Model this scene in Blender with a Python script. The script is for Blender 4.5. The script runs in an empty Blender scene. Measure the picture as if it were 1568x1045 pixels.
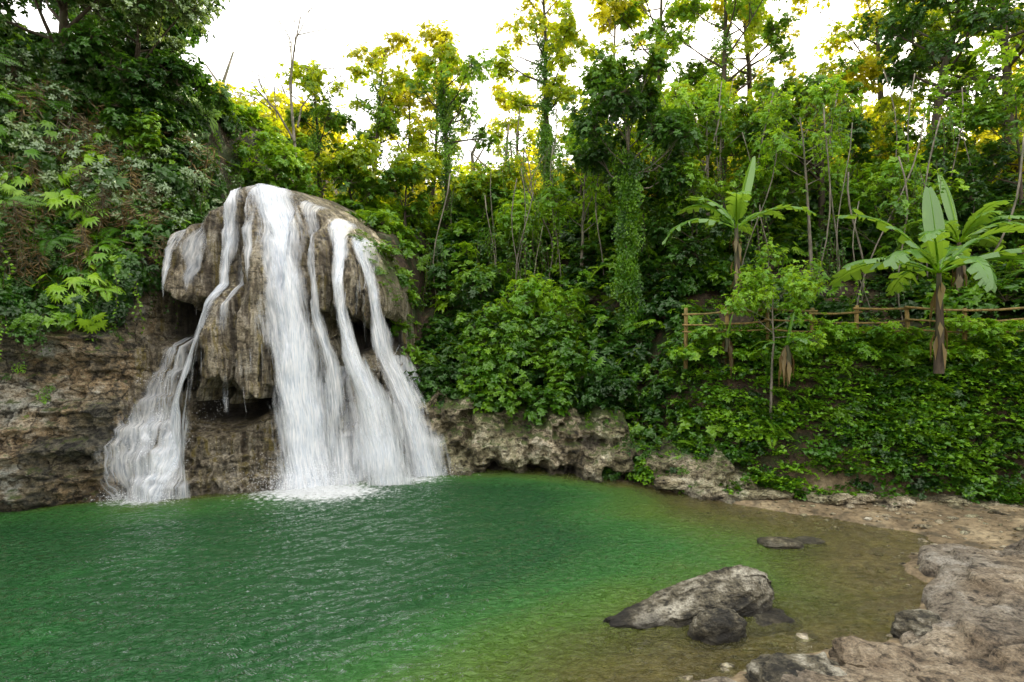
import bpy, bmesh, math, random
import numpy as np
from mathutils import Vector, Matrix, Euler
R = np.random.default_rng(11)
random.seed(5)
scene = bpy.context.scene

# ------------------------------------------------------------------ noise
def _hash(ix, iy, iz, s):
    h = (ix*73856093) ^ (iy*19349663) ^ (iz*83492791) ^ (s*2654435)
    h = h & 0xffffffff
    h = ((h ^ (h >> 16))*0x45d9f3b) & 0xffffffff
    h = ((h ^ (h >> 16))*0x45d9f3b) & 0xffffffff
    h = h ^ (h >> 16)
    return h/4294967295.0*2-1
def vn(x, y, z, s=0):
    x, y, z = np.broadcast_arrays(np.asarray(x, float), np.asarray(y, float), np.asarray(z, float))
    ix, iy, iz = [np.floor(a).astype(np.int64) for a in (x, y, z)]
    fx, fy, fz = x-ix, y-iy, z-iz
    fx, fy, fz = [f*f*f*(f*(f*6-15)+10) for f in (fx, fy, fz)]
    o = 0
    for dx in (0, 1):
        for dy in (0, 1):
            for dz in (0, 1):
                w = (fx if dx else 1-fx)*(fy if dy else 1-fy)*(fz if dz else 1-fz)
                o = o+w*_hash(ix+dx, iy+dy, iz+dz, s)
    return o
def fbm(x, y, z, o=4, s=0, g=.5):
    t = 0; a = 1; n = 0
    for i in range(o):
        t = t+a*vn(x*2**i+i*7.3, y*2**i+3.1*i, z*2**i-i*5.7, s+i); n += a; a *= g
    return t/n
def ridge(x, y, z, o=4, s=0):
    t = 0; a = 1; n = 0
    for i in range(o):
        t = t+a*(1-2*np.abs(vn(x*2**i+i*7.3, y*2**i+3.1*i, z*2**i-i*5.7, s+i))); n += a; a *= .5
    return t/n
def ss(a, b, x):
    t = np.clip((np.asarray(x, float)-a)/(b-a), 0, 1)
    return t*t*(3-2*t)

# ------------------------------------------------------------------ node helper
class NT:
    def __init__(s, name):
        s.m = bpy.data.materials.new(name); s.m.use_nodes = True
        s.t = s.m.node_tree; s.t.nodes.clear()
        s.out = s.t.nodes.new('ShaderNodeOutputMaterial')
    def n(s, typ, **kw):
        nd = s.t.nodes.new(typ)
        for k, v in kw.items():
            if k.startswith('i_'):
                key = k[2:]
                key = int(key) if key.isdigit() else key
                s.set(nd.inputs[key], v)
            else: setattr(nd, k, v)
        return nd
    def set(s, inp, v):
        if isinstance(v, bpy.types.NodeSocket): s.t.links.new(v, inp)
        elif isinstance(v, bpy.types.Node): s.t.links.new(v.outputs[0], inp)
        else:
            if isinstance(v, (tuple, list)) and len(v) == 3 and inp.type == 'RGBA': v = (*v, 1)
            inp.default_value = v
    def pos(s, scale=(1, 1, 1)):
        g = s.n('ShaderNodeNewGeometry')
        mp = s.n('ShaderNodeMapping'); s.set(mp.inputs[0], g.outputs['Position']); mp.inputs[3].default_value = scale
        return mp.outputs[0]
    def noise(s, vec, scale, detail=5, rough=.55, dist=0):
        nd = s.n('ShaderNodeTexNoise'); s.set(nd.inputs['Vector'], vec)
        nd.inputs['Scale'].default_value = scale; nd.inputs['Detail'].default_value = detail
        nd.inputs['Roughness'].default_value = rough; nd.inputs['Distortion'].default_value = dist
        return nd.outputs[0]
    def ramp(s, fac, stops):
        nd = s.n('ShaderNodeValToRGB'); s.set(nd.inputs[0], fac)
        cr = nd.color_ramp
        while len(cr.elements) > 1: cr.elements.remove(cr.elements[-1])
        cr.elements[0].position = stops[0][0]
        for p, c in stops[1:]: cr.elements.new(p)
        for e, (p, c) in zip(cr.elements, stops):
            if not isinstance(c, (tuple, list)): c = (c, c, c)
            e.color = (*c, 1)
        return nd.outputs[0]
    def mix(s, f, a, b, mode='MIX'):
        nd = s.n('ShaderNodeMix', data_type='RGBA', blend_type=mode)
        s.set(nd.inputs[0], f); s.set(nd.inputs[6], a); s.set(nd.inputs[7], b)
        return nd.outputs[2]
    def math(s, op, a, b=0.0, clamp=False):
        nd = s.n('ShaderNodeMath', operation=op, use_clamp=clamp)
        s.set(nd.inputs[0], a); s.set(nd.inputs[1], b); return nd.outputs[0]
    def attr(s, name):
        return s.n('ShaderNodeAttribute', attribute_name=name)
    def bump(s, h, strength=.5, dist=.05, nrm=None):
        nd = s.n('ShaderNodeBump'); s.set(nd.inputs['Height'], h)
        nd.inputs['Strength'].default_value = strength; nd.inputs['Distance'].default_value = dist
        if nrm is not None: s.set(nd.inputs['Normal'], nrm)
        return nd.outputs[0]
    def bsdf(s, col, rough=.8, nrm=None, spec=.5):
        nd = s.n('ShaderNodeBsdfPrincipled'); s.set(nd.inputs['Base Color'], col)
        s.set(nd.inputs['Roughness'], rough); nd.inputs['Specular IOR Level'].default_value = spec
        if nrm is not None: s.set(nd.inputs['Normal'], nrm)
        return nd.outputs[0]
    def finish(s, sh):
        s.t.links.new(sh, s.out.inputs[0]); return s.m

def leaf_mat(name, dark, mid, bright, trans, tf=.35, gloss=.045, rough=.36):
    m = NT(name)
    oi = m.n('ShaderNodeObjectInfo')
    big = m.noise(m.pos(), .8, 1)
    f = m.math('ADD', m.math('MULTIPLY', oi.outputs['Random'], .5), m.math('MULTIPLY', big, .5))
    c = m.ramp(f, [(.2, dark), (.48, mid), (.75, bright)])
    tc = m.mix(.75, c, trans)
    d = m.n('ShaderNodeBsdfDiffuse'); m.set(d.inputs[0], c)
    t = m.n('ShaderNodeBsdfTranslucent'); m.set(t.inputs[0], tc)
    g = m.n('ShaderNodeBsdfGlossy'); m.set(g.inputs[0], (.85, 1, .75)); g.inputs['Roughness'].default_value = rough
    a = m.n('ShaderNodeMixShader'); a.inputs[0].default_value = tf; m.set(a.inputs[1], d); m.set(a.inputs[2], t)
    b = m.n('ShaderNodeMixShader'); b.inputs[0].default_value = gloss; m.set(b.inputs[1], a.outputs[0]); m.set(b.inputs[2], g)
    return m.finish(b.outputs[0])

M_leaf = leaf_mat('leaf_green', (.012, .055, .004), (.052, .155, .007), (.16, .32, .012), (.34, .54, .02))
M_leafd = leaf_mat('leaf_dark', (.005, .024, .005), (.017, .066, .008), (.05, .14, .013), (.14, .32, .02))
M_leafl = leaf_mat('leaf_lime', (.05, .13, .005), (.15, .26, .007), (.31, .40, .010), (.82, .89, .02), tf=.55)
M_leafy = leaf_mat('leaf_yellow', (.11, .17, .007), (.26, .31, .008), (.45, .43, .012), (.98, .88, .03), tf=.62)  # backlit sun glow of the treetops is put into this leaf colour
M_leafb = leaf_mat('leaf_bright', (.045, .15, .005), (.13, .31, .008), (.27, .46, .015), (.55, .78, .03), tf=.42)
M_leafs = leaf_mat('leaf_silver', (.02, .055, .012), (.06, .13, .025), (.20, .28, .10), (.35, .5, .06), gloss=.15, rough=.3)
M_vine = leaf_mat('leaf_vine', (.008, .040, .004), (.044, .145, .006), (.16, .33, .011), (.3, .5, .02), tf=.25)
M_dry = leaf_mat('leaf_dry', (.05, .03, .014), (.12, .075, .03), (.24, .16, .06), (.35, .25, .08), tf=.2)
M_ban = leaf_mat('leaf_banana', (.03, .10, .012), (.06, .17, .02), (.12, .26, .035), (.42, .65, .04), tf=.42, gloss=.08)

def bark_mat(name, a, b, moss=.4):
    m = NT(name)
    n = m.noise(m.pos((1, 1, .25)), 14, 4)
    c = m.ramp(n, [(.3, a), (.7, b)])
    mo = m.ramp(m.noise(m.pos(), 2.2, 3), [(.5, 0.), (.62, moss)])
    c = m.mix(mo, c, (.035, .07, .015))
    return m.finish(m.bsdf(c, .9, m.bump(n, .6, .02)))
M_bark = bark_mat('bark_brown', (.03, .022, .015), (.10, .075, .05))
M_barkg = bark_mat('bark_grey', (.08, .07, .055), (.27, .24, .19))
M_wood = bark_mat('fence_wood', (.12, .08, .025), (.30, .21, .07), moss=.4)

def rock_mat(name, cols, streak=.3, wet=.0, mossamt=1.0, stripes=0., fine=1.0, dk=1., cracks=0.):
    m = NT(name)
    p = m.pos()
    n1 = m.noise(p, 1.0*fine, 6, .62, .4)
    n2 = m.noise(m.pos((1, 1, 2.0)), 4.2*fine, 8, .7)
    n3 = m.noise(p, 22*fine, 5, .72)
    st = m.noise(m.pos((5, 5, .4)), 1.6, 5, .62)
    f = m.math('ADD', m.math('MULTIPLY', n1, .6), m.math('MULTIPLY', n2, .4))
    c = m.ramp(f, [(.37, cols[0]), (.45, cols[1]), (.52, cols[2]), (.61, cols[3])])
    if len(cols) > 4:
        c = m.mix(m.ramp(m.noise(p, .55, 3), [(.47, 0.), (.57, .8)]), c, m.mix(1., c, cols[4], 'MULTIPLY'))
    c = m.mix(streak, c, m.ramp(st, [(.36, (.03, .024, .016)), (.46, (.14, .115, .075)), (.55, (.34, .29, .20)), (.66, (.60, .55, .45))]))
    if stripes:
        s2 = m.noise(m.pos((7, 7, .4)), 1.1, 4, .6)
        c = m.mix(m.ramp(s2, [(.53, 0.), (.63, stripes)]), c, (.18, .14, .02))
        s3 = m.noise(m.pos((4, 4, .3)), 1.3, 3, .6)
        c = m.mix(m.ramp(s3, [(.54, 0.), (.62, .75)]), c, (.045, .03, .016))
    c = m.mix(1.0, c, m.ramp(n3, [(.3, .35), (.5, .95), (.7, 1.6)]), 'MULTIPLY')
    pit = m.ramp(n2, [(.36, .10), (.47, 1.)])
    c = m.mix(.9, c, pit, 'MULTIPLY')
    h = m.math('ADD', m.math('MULTIPLY', n2, 1.0), m.math('MULTIPLY', n3, .45))
    if cracks:
        wp = m.n('ShaderNodeVectorMath', operation='ADD'); m.set(wp.inputs[0], m.pos((1, 1, 1.5)))
        wn = m.n('ShaderNodeTexNoise'); wn.inputs['Scale'].default_value = 1.6; m.set(wn.inputs['Vector'], p)
        ws = m.n('ShaderNodeVectorMath', operation='SCALE'); m.set(ws.inputs[0], wn.outputs['Color']); ws.inputs[3].default_value = 1.2
        m.set(wp.inputs[1], ws.outputs[0])
        vo = m.n('ShaderNodeTexVoronoi', feature='DISTANCE_TO_EDGE'); m.set(vo.inputs['Vector'], wp.outputs[0]); vo.inputs['Scale'].default_value = 1.25
        cr = m.ramp(m.math('ADD', vo.outputs[0], m.math('MULTIPLY', m.math('SUBTRACT', n3, .5), .12)), [(.0, .0), (.07, 1.)])
        c = m.mix(cracks, c, cr, 'MULTIPLY'); h = m.math('ADD', h, m.math('MULTIPLY', cr, .3*cracks))
    c = m.mix(1., c, (dk, dk, dk), 'MULTIPLY')
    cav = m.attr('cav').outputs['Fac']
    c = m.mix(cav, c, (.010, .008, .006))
    mo = m.math('MULTIPLY', m.math('ADD', m.attr('moss').outputs['Fac'], m.math('MULTIPLY', m.math('SUBTRACT', n2, .5), 1.6)), mossamt)
    mo = m.ramp(mo, [(.36, 0.), (.56, .92)])
    c = m.mix(mo, c, m.ramp(n3, [(.3, (.02, .04, .004)), (.7, (.10, .15, .015))]))
    nr = m.bump(h, 1.0, .19/fine)
    return m.finish(m.bsdf(c, .85-.5*wet, nr, .5))
M_cliff = rock_mat('cliff_limestone', [(.03, .028, .022), (.13, .105, .065), (.34, .235, .12), (.60, .53, .41), (.60, .76, .95)], .15, .35, dk=1.15, cracks=.75)
M_trav = rock_mat('travertine', [(.045, .035, .024), (.14, .11, .07), (.31, .26, .175), (.60, .54, .43), (.8, .87, 1.0)], .5, .75, .7, .75, dk=1.15)
M_ledge = rock_mat('ledge_limestone', [(.03, .025, .016), (.17, .14, .08), (.47, .40, .27), (.76, .70, .56), (.55, .60, .48)], .1, .1, dk=1.25, cracks=.4)
M_shelf = rock_mat('shelf_limestone', [(.08, .06, .04), (.24, .18, .115), (.37, .295, .20), (.54, .46, .35), (.75, .82, .95)], .0, .25, .5, fine=1.3)
M_rock = rock_mat('pool_rock', [(.012, .011, .008), (.045, .040, .027), (.17, .15, .10), (.52, .49, .40)], .0, .35, .35, fine=1.6)

# ------------------------------------------------------------------ mesh builders
def mesh_obj(name, V, F, mats, smooth=False, mi=None, link=True, parent=None):
    me = bpy.data.meshes.new(name)
    me.from_pydata([tuple(v) for v in V] if not isinstance(V, np.ndarray) else V.tolist(), [], F if not isinstance(F, np.ndarray) else F.tolist())
    for m in (mats if isinstance(mats, list) else [mats]): me.materials.append(m)
    if mi is not None: me.polygons.foreach_set('material_index', np.array(mi, dtype=np.int32))
    if smooth: me.polygons.foreach_set('use_smooth', np.ones(len(me.polygons), bool))
    me.update()
    o = bpy.data.objects.new(name, me)
    if link: scene.collection.objects.link(o)
    if parent: o.parent = parent
    return o
def set_attr(o, name, arr):
    a = o.data.attributes.new(name, 'FLOAT', 'POINT'); a.data.foreach_set('value', np.asarray(arr, dtype=np.float32).ravel())
def grid_faces(nu, nv):
    i, j = np.meshgrid(np.arange(nu-1), np.arange(nv-1), indexing='ij')
    a = (i*nv+j).ravel()
    return np.stack([a, a+nv, a+nv+1, a+1], 1)
def empty(name, loc=(0, 0, 0)):
    e = bpy.data.objects.new(name, None); e.location = loc; e.empty_display_size = .3
    scene.collection.objects.link(e); return e

class MB:
    def __init__(s): s.V = []; s.F = []; s.M = []; s.k = 0
    def add(s, V, F, mi=0):
        s.V.append(np.asarray(V, float)); 
        s.F += [tuple(int(q)+s.k for q in f) for f in F]; s.M += [mi]*len(F); s.k += len(V)
    def tube(s, pts, rad, n=6, mi=0):
        pts = np.asarray(pts, float); m = len(pts); V = []
        for i in range(m):
            d = pts[min(i+1, m-1)]-pts[max(i-1, 0)]; d = d/(np.linalg.norm(d)+1e-9)
            a = np.cross(d, [0.3, .9, .1]); a /= np.linalg.norm(a)+1e-9; b = np.cross(d, a)
            for k in range(n):
                t = 2*math.pi*k/n
                V.append(pts[i]+rad[i]*(math.cos(t)*a+math.sin(t)*b))
        F = [(i*n+k, i*n+(k+1) % n, (i+1)*n+(k+1) % n, (i+1)*n+k) for i in range(m-1) for k in range(n)]
        F.append(tuple((m-1)*n+k for k in range(n)))
        s.add(V, F, mi)
    def leaves(s, P, D, N, L, W, mi=0, droop=.12, fold=.3):
        P, D, N = [np.asarray(a, float) for a in (P, D, N)]
        n = len(P); L = np.broadcast_to(L, n)[:, None]; W = np.broadcast_to(W, n)[:, None]
        D = D/(np.linalg.norm(D, axis=1, keepdims=True)+1e-9)
        S = np.cross(D, N); S /= np.linalg.norm(S, axis=1, keepdims=True)+1e-9
        N = np.cross(S, D)
        base = P; mid = P+D*L*.5; tip = P+D*L-N*L*droop
        l = P+D*L*.42-S*W+N*W*fold; r = P+D*L*.42+S*W+N*W*fold
        V = np.stack([base, r, tip, mid, l], 1).reshape(-1, 3)
        b = np.arange(n)*5
        F = np.concatenate([np.stack([b, b+1, b+2, b+3], 1), np.stack([b, b+3, b+2, b+4], 1)])
        s.add(V, F, mi)
    def obj(s, name, mats, smooth=False, link=True, parent=None):
        return mesh_obj(name, np.concatenate(s.V), s.F, mats, smooth, s.M, link, parent)

def rdir(n, zmin=-1, zmax=1):
    z = R.uniform(zmin, zmax, n); t = R.uniform(0, 2*math.pi, n); r = np.sqrt(1-z*z)
    return np.stack([r*np.cos(t), r*np.sin(t), z], 1)

def clump(name, mat, shoots=20, per=8, rad=.55, L=.18, W=.055, zmin=-.2, flat=1., stem=M_bark, along=4):
    b = MB(); ds = rdir(shoots, zmin, 1)
    for d in ds:
        t = d*rad*R.uniform(.45, 1.); t[2] *= flat
        b.tube([(0, 0, 0), t], [.010, .004], 3, 1)
        k = per; a = R.uniform(0, 6.28)+np.arange(k)*2*math.pi/k+R.normal(0, .25, k)
        u = d+np.array([0, 0, .8]); u /= np.linalg.norm(u)
        e1 = np.cross(u, [1, .2, .1]); e1 /= np.linalg.norm(e1); e2 = np.cross(u, e1)
        D = np.cos(a)[:, None]*e1+np.sin(a)[:, None]*e2+u*R.uniform(-.25, .45, (k, 1))
        b.leaves(np.tile(t, (k, 1)), D, np.tile(u, (k, 1))+R.normal(0, .25, (k, 3)), L*R.uniform(.7, 1.2, k), W*R.uniform(.8, 1.2, k))
        f = R.uniform(.35, .95, along)[:, None]
        b.leaves(t*f, rdir(along, -.5, .5)+d*.4, np.tile([0, 0, 1.], (along, 1))+R.normal(0, .3, (along, 3)), L*R.uniform(.6, 1, along), W)
    return b.obj(name, [mat, stem], link=False)
def frond(b, base, az, length, rise, droop, pairs, lw, ll, mi=0, smi=1, hang=.0):
    pts = []; p = np.array(base, float); h = np.array([math.cos(az), math.sin(az), 0]); ang = rise
    n = pairs; st = length/n
    for i in range(n+1):
        pts.append(p.copy()); p = p+st*(h*math.cos(ang)+np.array([0, 0, math.sin(ang)])); ang -= droop/n
    pts = np.array(pts); q = pts[::3] if n > 6 else pts
    b.tube(q, np.linspace(.012, .003, len(q)), 3, smi)
    side = np.array([-h[1], h[0], 0]); Ps = []; Ds = []; Ls = []
    for i in range(2, n+1):
        d = pts[i]-pts[i-1]; d /= np.linalg.norm(d); t = i/n
        w = ll*(math.sin(math.pi*min(1, t*.85+.12)))**.7
        for sg in (-1, 1):
            Ps.append(pts[i]); Ds.append(sg*side+d*.45+np.array([0, 0, -hang])); Ls.append(w)
    nrm = np.tile([0, 0, 1.], (len(Ps), 1))
    b.leaves(Ps, Ds, nrm+R.normal(0, .12, nrm.shape), np.array(Ls), lw, mi, .15, .15)
def fern(name, mat, n=9, length=.9, pairs=16, lw=.022, ll=.17, rise=1.1, droop=1.7):
    b = MB()
    for i in range(n):
        frond(b, (0, 0, 0), i*6.283/n+R.normal(0, .25), length*R.uniform(.7, 1.1), rise*R.uniform(.6, 1.15), droop*R.uniform(.8, 1.2), pairs, lw, ll)
    return b.obj(name, [mat, M_bark], link=False)
def vinepatch(name, mat, n=90, rad=.45, L=.11, W=.05):
    b = MB(); r = rad*np.sqrt(R.uniform(0, 1, n)); t = R.uniform(0, 6.283, n)
    P = np.stack([r*np.cos(t), r*np.sin(t), R.uniform(0, .22, n)*(1.2-r/rad)], 1)
    D = rdir(n, -.35, .25); N = np.tile([0, 0, 1.], (n, 1))+R.normal(0, .35, (n, 3))
    b.leaves(P, D, N, L*R.uniform(.6, 1.3, n), W*R.uniform(.8, 1.3, n))
    return b.obj(name, [mat], link=False)
def strand(name, mat, n=70, length=1.6, spread=.25, L=.1, W=.035):
    b = MB()
    for k in range(5):
        ox, oy = R.normal(0, spread, 2); l = length*R.uniform(.5, 1)
        zz = -np.linspace(0, l, n//5)
        P = np.stack([ox+.05*np.sin(zz*4+k), oy+.05*np.cos(zz*5), zz], 1)
        b.tube(P[::4], [.006]*len(P[::4]), 3, 1)
        D = rdir(len(P), -.9, -.1); b.leaves(P, D, rdir(len(P), 0, .6), L*R.uniform(.6, 1.3, len(P)), W)
    return b.obj(name, [mat, M_bark], link=False)
def bigleaf(name, mat, n=9, L=.42, W=.13, h=.6):
    b = MB()
    for i in range(n):
        d = rdir(1, .1, .9)[0]; t = d*h*R.uniform(.6, 1.)
        b.tube([(0, 0, 0), t*.6+[0, 0, .05], t], [.012, .01, .006], 4, 1)
        o = np.array([d[0], d[1], -.35]); o /= np.linalg.norm(o); s = np.array([-d[1], d[0], 0]); s /= np.linalg.norm(s)
        for k in range(7):
            a = (k-3)*.42
            b.leaves([t], [o*math.cos(a)+s*math.sin(a)], [[d[0]*.4, d[1]*.4, 1.]], L*R.uniform(.75, 1.)*(1-.12*abs(k-3)), W*.33, 0, .2, .1)
    return b.obj(name, [mat, M_leafd], link=False)

def coll(name, objs):
    c = bpy.data.collections.new(name)
    for o in objs: c.objects.link(o)
    return c
C = {}
C['green'] = coll('shrub_green', [clump(f'green_clump_{i}', M_leaf, 16, 7) for i in range(3)]+[clump('green_clump_l', M_leaf, 12, 7, .6, .26, .085)])
C['dark'] = coll('shrub_dark', [clump(f'dark_clump_{i}', M_leafd, 16, 8, .55, .19, .06) for i in range(3)])
C['bright'] = coll('shrub_bright', [clump(f'bright_clump_{i}', M_leafb, 13, 9, .6, .24, .06) for i in range(3)])
C['fern'] = coll('ferns', [fern('fern_a', M_leafb), fern('fern_b', M_leaf, 11, 1.0), fern('fern_c', M_leaf, 7, 1.3, 20, .03, .26)])
C['vine'] = coll('vine_patches', [vinepatch(f'vine_patch_{i}', M_vine, 70) for i in range(4)])
C['strand'] = coll('vine_strands', [strand(f'vine_strand_{i}', M_vine) for i in range(3)])
C['dry'] = coll('dry_strands', [strand(f'dry_strand_{i}', M_dry, 90, 1.3, .12, .28, .015) for i in range(2)])
C['big'] = coll('bigleaf', [bigleaf(f'bigleaf_{i}', M_leafb if i else M_leaf) for i in range(3)])
tw = dict(shoots=13, per=6, rad=.6, zmin=-.7, along=4)
for k_, m_, L_, W_ in (('green', M_leaf, .18, .055), ('dark', M_leafd, .18, .055), ('lime', M_leafl, .2, .06), ('yellow', M_leafy, .2, .06), ('bright', M_leafb, .19, .055), ('silver', M_leafs, .15, .038)):
    C['t_'+k_] = coll('twig_'+k_, [clump(f'twig_{k_}_{i}', m_, L=L_, W=W_, **tw) for i in range(3)])

def gn_group(c):
    g = bpy.data.node_groups.new('instances_'+c.name, 'GeometryNodeTree')
    g.interface.new_socket('Geometry', in_out='INPUT', socket_type='NodeSocketGeometry')
    g.interface.new_socket('Geometry', in_out='OUTPUT', socket_type='NodeSocketGeometry')
    N = g.nodes; Lk = g.links
    i = N.new('NodeGroupInput'); o = N.new('NodeGroupOutput')
    ci = N.new('GeometryNodeCollectionInfo'); ci.inputs['Collection'].default_value = c
    ci.inputs['Separate Children'].default_value = True; ci.inputs['Reset Children'].default_value = True
    ip = N.new('GeometryNodeInstanceOnPoints'); ip.inputs['Pick Instance'].default_value = True
    def na(nm, t):
        a = N.new('GeometryNodeInputNamedAttribute'); a.data_type = t; a.inputs['Name'].default_value = nm; return a.outputs['Attribute']
    Lk.new(i.outputs[0], ip.inputs['Points']); Lk.new(ci.outputs[0], ip.inputs['Instance'])
    Lk.new(na('idx', 'INT'), ip.inputs['Instance Index'])
    e = N.new('FunctionNodeEulerToRotation'); Lk.new(na('rot', 'FLOAT_VECTOR'), e.inputs[0]); Lk.new(e.outputs[0], ip.inputs['Rotation'])
    Lk.new(na('scl', 'FLOAT'), ip.inputs['Scale']); Lk.new(ip.outputs[0], o.inputs[0])
    return g
GN = {k: gn_group(c) for k, c in C.items()}
NINST = {}
def scatter(name, kind, P, rot=None, scl=1., parent=None):
    P = np.asarray(P, float); n = len(P)
    if n == 0: return
    NINST[name] = NINST.get(name, 0)+n
    me = bpy.data.meshes.new(name); me.from_pydata(P.tolist(), [], [])
    if rot is None:
        rot = np.stack([R.normal(0, .25, n), R.normal(0, .25, n), R.uniform(0, 6.283, n)], 1)
    a = me.attributes.new('rot', 'FLOAT_VECTOR', 'POINT'); a.data.foreach_set('vector', np.asarray(rot, np.float32).ravel())
    a = me.attributes.new('scl', 'FLOAT', 'POINT'); a.data.foreach_set('value', np.broadcast_to(scl, n).astype(np.float32).copy())
    a = me.attributes.new('idx', 'INT', 'POINT'); a.data.foreach_set('value', R.integers(0, 12, n).astype(np.int32))
    o = bpy.data.objects.new(name, me); scene.collection.objects.link(o)
    md = o.modifiers.new('instances', 'NODES'); md.node_group = GN[kind]
    if parent: o.parent = parent
    return o
def rot_to(nrm):
    out = []
    for v in nrm:
        q = Vector(v).to_track_quat('Z', 'Y') @ Euler((0, 0, R.uniform(0, 6.28))).to_quaternion()
        out.append(tuple(q.to_euler()))
    return np.array(out)

# ------------------------------------------------------------------ site plan
X0 = [-30, -20, -16, -14, -12.2, -10.6, -9.6, -9.0, -7.5, -6.2, -5, -4, -1.9, -.1, 1.5, 3, 4.5, 5.8, 7.5, 9, 12, 14, 18, 30, 60]
Y0 = [-12, 0, 7, 10.8, 13.3, 14.0, 14.5, 14.4, 15.0, 15.5, 16.2, 16.7, 17.3, 17.4, 16.9, 16.1, 15.1, 14.4, 13.9, 13.7, 13.1, 12.4, 9, 2, -10]
def y0(x): return np.interp(x, X0, Y0)
TX = [-20, -12, -10.6, -10.1, -9.5, -9.0, -8.5, -7.9, -7.0, -6.0, -5.2, -4.55, -4.05, -3.7, -3.45, -2.9, -2, 0, 2, 3.2, 4.5, 5.8, 7.5, 9]
TZ = [12.5, 12.3, 11.5, 9.6, 7.2, 7.4, 8.15, 8.85, 8.75, 8.3, 7.75, 7.0, 6.2, 5.2, 3.2, 2.7, 2.3, 2.1, 1.9, 1.6, 1.15, .7, .35, .3]
def ztop(x): return np.interp(x, TX, TZ)
LOBES = [(-9.05, .55, 7.6, 5.5, 1.9), (-8.4, .5, 8.2, 5.1, 1.5), (-7.8, .5, 8.8, 4.9, 1.7), (-6.95, .75, 8.9, 2.75, 2.9), (-7.6, .75, 6.0, 2.9, 3.1),
         (-6.1, .65, 8.6, 3.4, 2.5), (-5.35, .5, 8.1, 5.2, 2.7), (-4.75, .6, 7.8, 5.1, 3.1), (-4.15, .5, 7.0, 4.9, 2.6), (-5.45, .4, 4.6, 2.3, 2.4)]
def Yw(x, z, detail=True):
    x, z = np.broadcast_arrays(np.asarray(x, float), np.asarray(z, float))
    f0 = y0(x)
    wf = ss(-10.4, -9.5, x)*(1-ss(-3.5, -3.0, x))
    wl = 1-ss(-10.4, -9.5, x)
    wr = ss(-3.5, -3.0, x)
    zz = z+.35*vn(x*.35, 1, 0, 19)+.1*vn(x*1.7, 1, 0, 20)
    bed = .22*vn(0, 0, np.floor(zz*1.25)+.5, 21)+.34*vn(np.floor(x*.8+.4*np.floor(zz*1.25))+.5, 3, np.floor(zz*1.25)+.5, 22)
    yl = f0+.22*z+.35*np.maximum(z-6, 0)+.6*fbm(x*.5, 3, z*.7, 3, 5)-.3*ridge(x*.6+.3*z, 9, z*1.1, 3, 17)+bed*.8
    back = f0+2.6
    Y = back.copy()
    for k, (xc, w, zt, zb, p) in enumerate(LOBES):
        u = (x-xc)/w+.2*vn(z*.9, k*5., 0, 3)+.08*vn(z*3, k*5., 0, 4)
        hz = np.clip(1-u*u, 0, 1)**.42
        zbb = zb+.32*vn(x*2.6, k, 0, 8)+.25*vn(x*8, k, 4, 9)
        t = np.clip((zt-z)/(zt-zb), 0, 1)
        f = np.sqrt(1-(1-np.minimum(t*1.15, 1))**2)
        cut = 1-ss(0, .2, zbb-z)
        Y = np.minimum(Y, back-p*hz*f*cut)
    ap = f0+.45*z+4*np.maximum(z-1.7+.3*vn(x*1.3, 0, 0, 4), 0)
    Y = np.minimum(Y, ap)
    wt = ss(-5.5, -5.0, x)*(1-ss(-3.1, -2.5, x))
    tier = f0+.36*z+.22*(np.floor(z*1.3+.4*vn(x*1.2, 0, 0, 27))-z*1.3)+3*np.maximum(z-3.5-.2*vn(x*2, 0, 0, 6)+.25*np.maximum(x+4, 0)*1.6, 0)+3*(1-wt)
    Y = np.minimum(Y, tier)
    wl2 = 1-ss(-9.1, -8.5, x)
    sh = f0+.42*z+.2*(np.floor(z*1.5+.4*vn(x*1.2, 0, 0, 28))-z*1.5)+3*np.maximum(z-3.9, 0)+3*(1-wl2)
    Y = np.minimum(Y, sh)
    cave = .7*np.exp(-((z-.05-.12*vn(x*2.3, 0, 0, 15))/.26)**2)*np.clip(.5+.8*vn(x*1.7, 2, 0, 12)+.4*vn(x*4.5, 2, 0, 14), 0, 1.2)
    pk = .45*np.clip(vn(x*2.2, 7, z*2.9, 13)+.5*vn(x*5.3, 7, z*6.1, 16)-.1, 0, 1)
    yr = f0-.1+.22*z+(cave+pk)*(1-ss(3.5, 5.5, x))+.5*fbm(x*.8, 1, z*1.0, 3, 31)+.10*z*z
    y = yl*wl+Y*wf+yr*wr
    over = np.maximum(z-ztop(x)+.35+.45*wr*vn(x*2.2, 1, 0, 23), 0)
    y = y+over**2*3.2+.8*over
    if detail:
        bl = ss(-3.4, -2.8, x)
        lf = 1-ss(-10.2, -9.4, x)
        lowf = (1-ss(1.2, 2.4, z))*(1-np.maximum(bl, lf))
        rough = .22+.78*np.maximum(bl, lf)+.8*lowf+.3*bl+.25*lf
        y = y-.26*rough*(ridge(x*1.4, y*1.0, z*1.8, 5, 41))
        y = y-.12*rough*ridge(x*4, y*4, z*5, 3, 61)
        fl = (1-np.maximum(bl, lf))*ss(1.6, 2.6, z)
        y = y-.15*fl*(1-2*np.abs(vn(x*2.6+.5*vn(z*.9, 0, 0, 2), 0, z*.45, 51)))-.06*fl*(1-2*np.abs(vn(x*8+.5*vn(z*2, 1, 0, 2), 0, z*.7, 52)))-.025*fl*vn(x*24, 0, z*1.6, 53)-.06*fl*fbm(x*3, 5, z*4, 4, 54)
    return y

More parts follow.
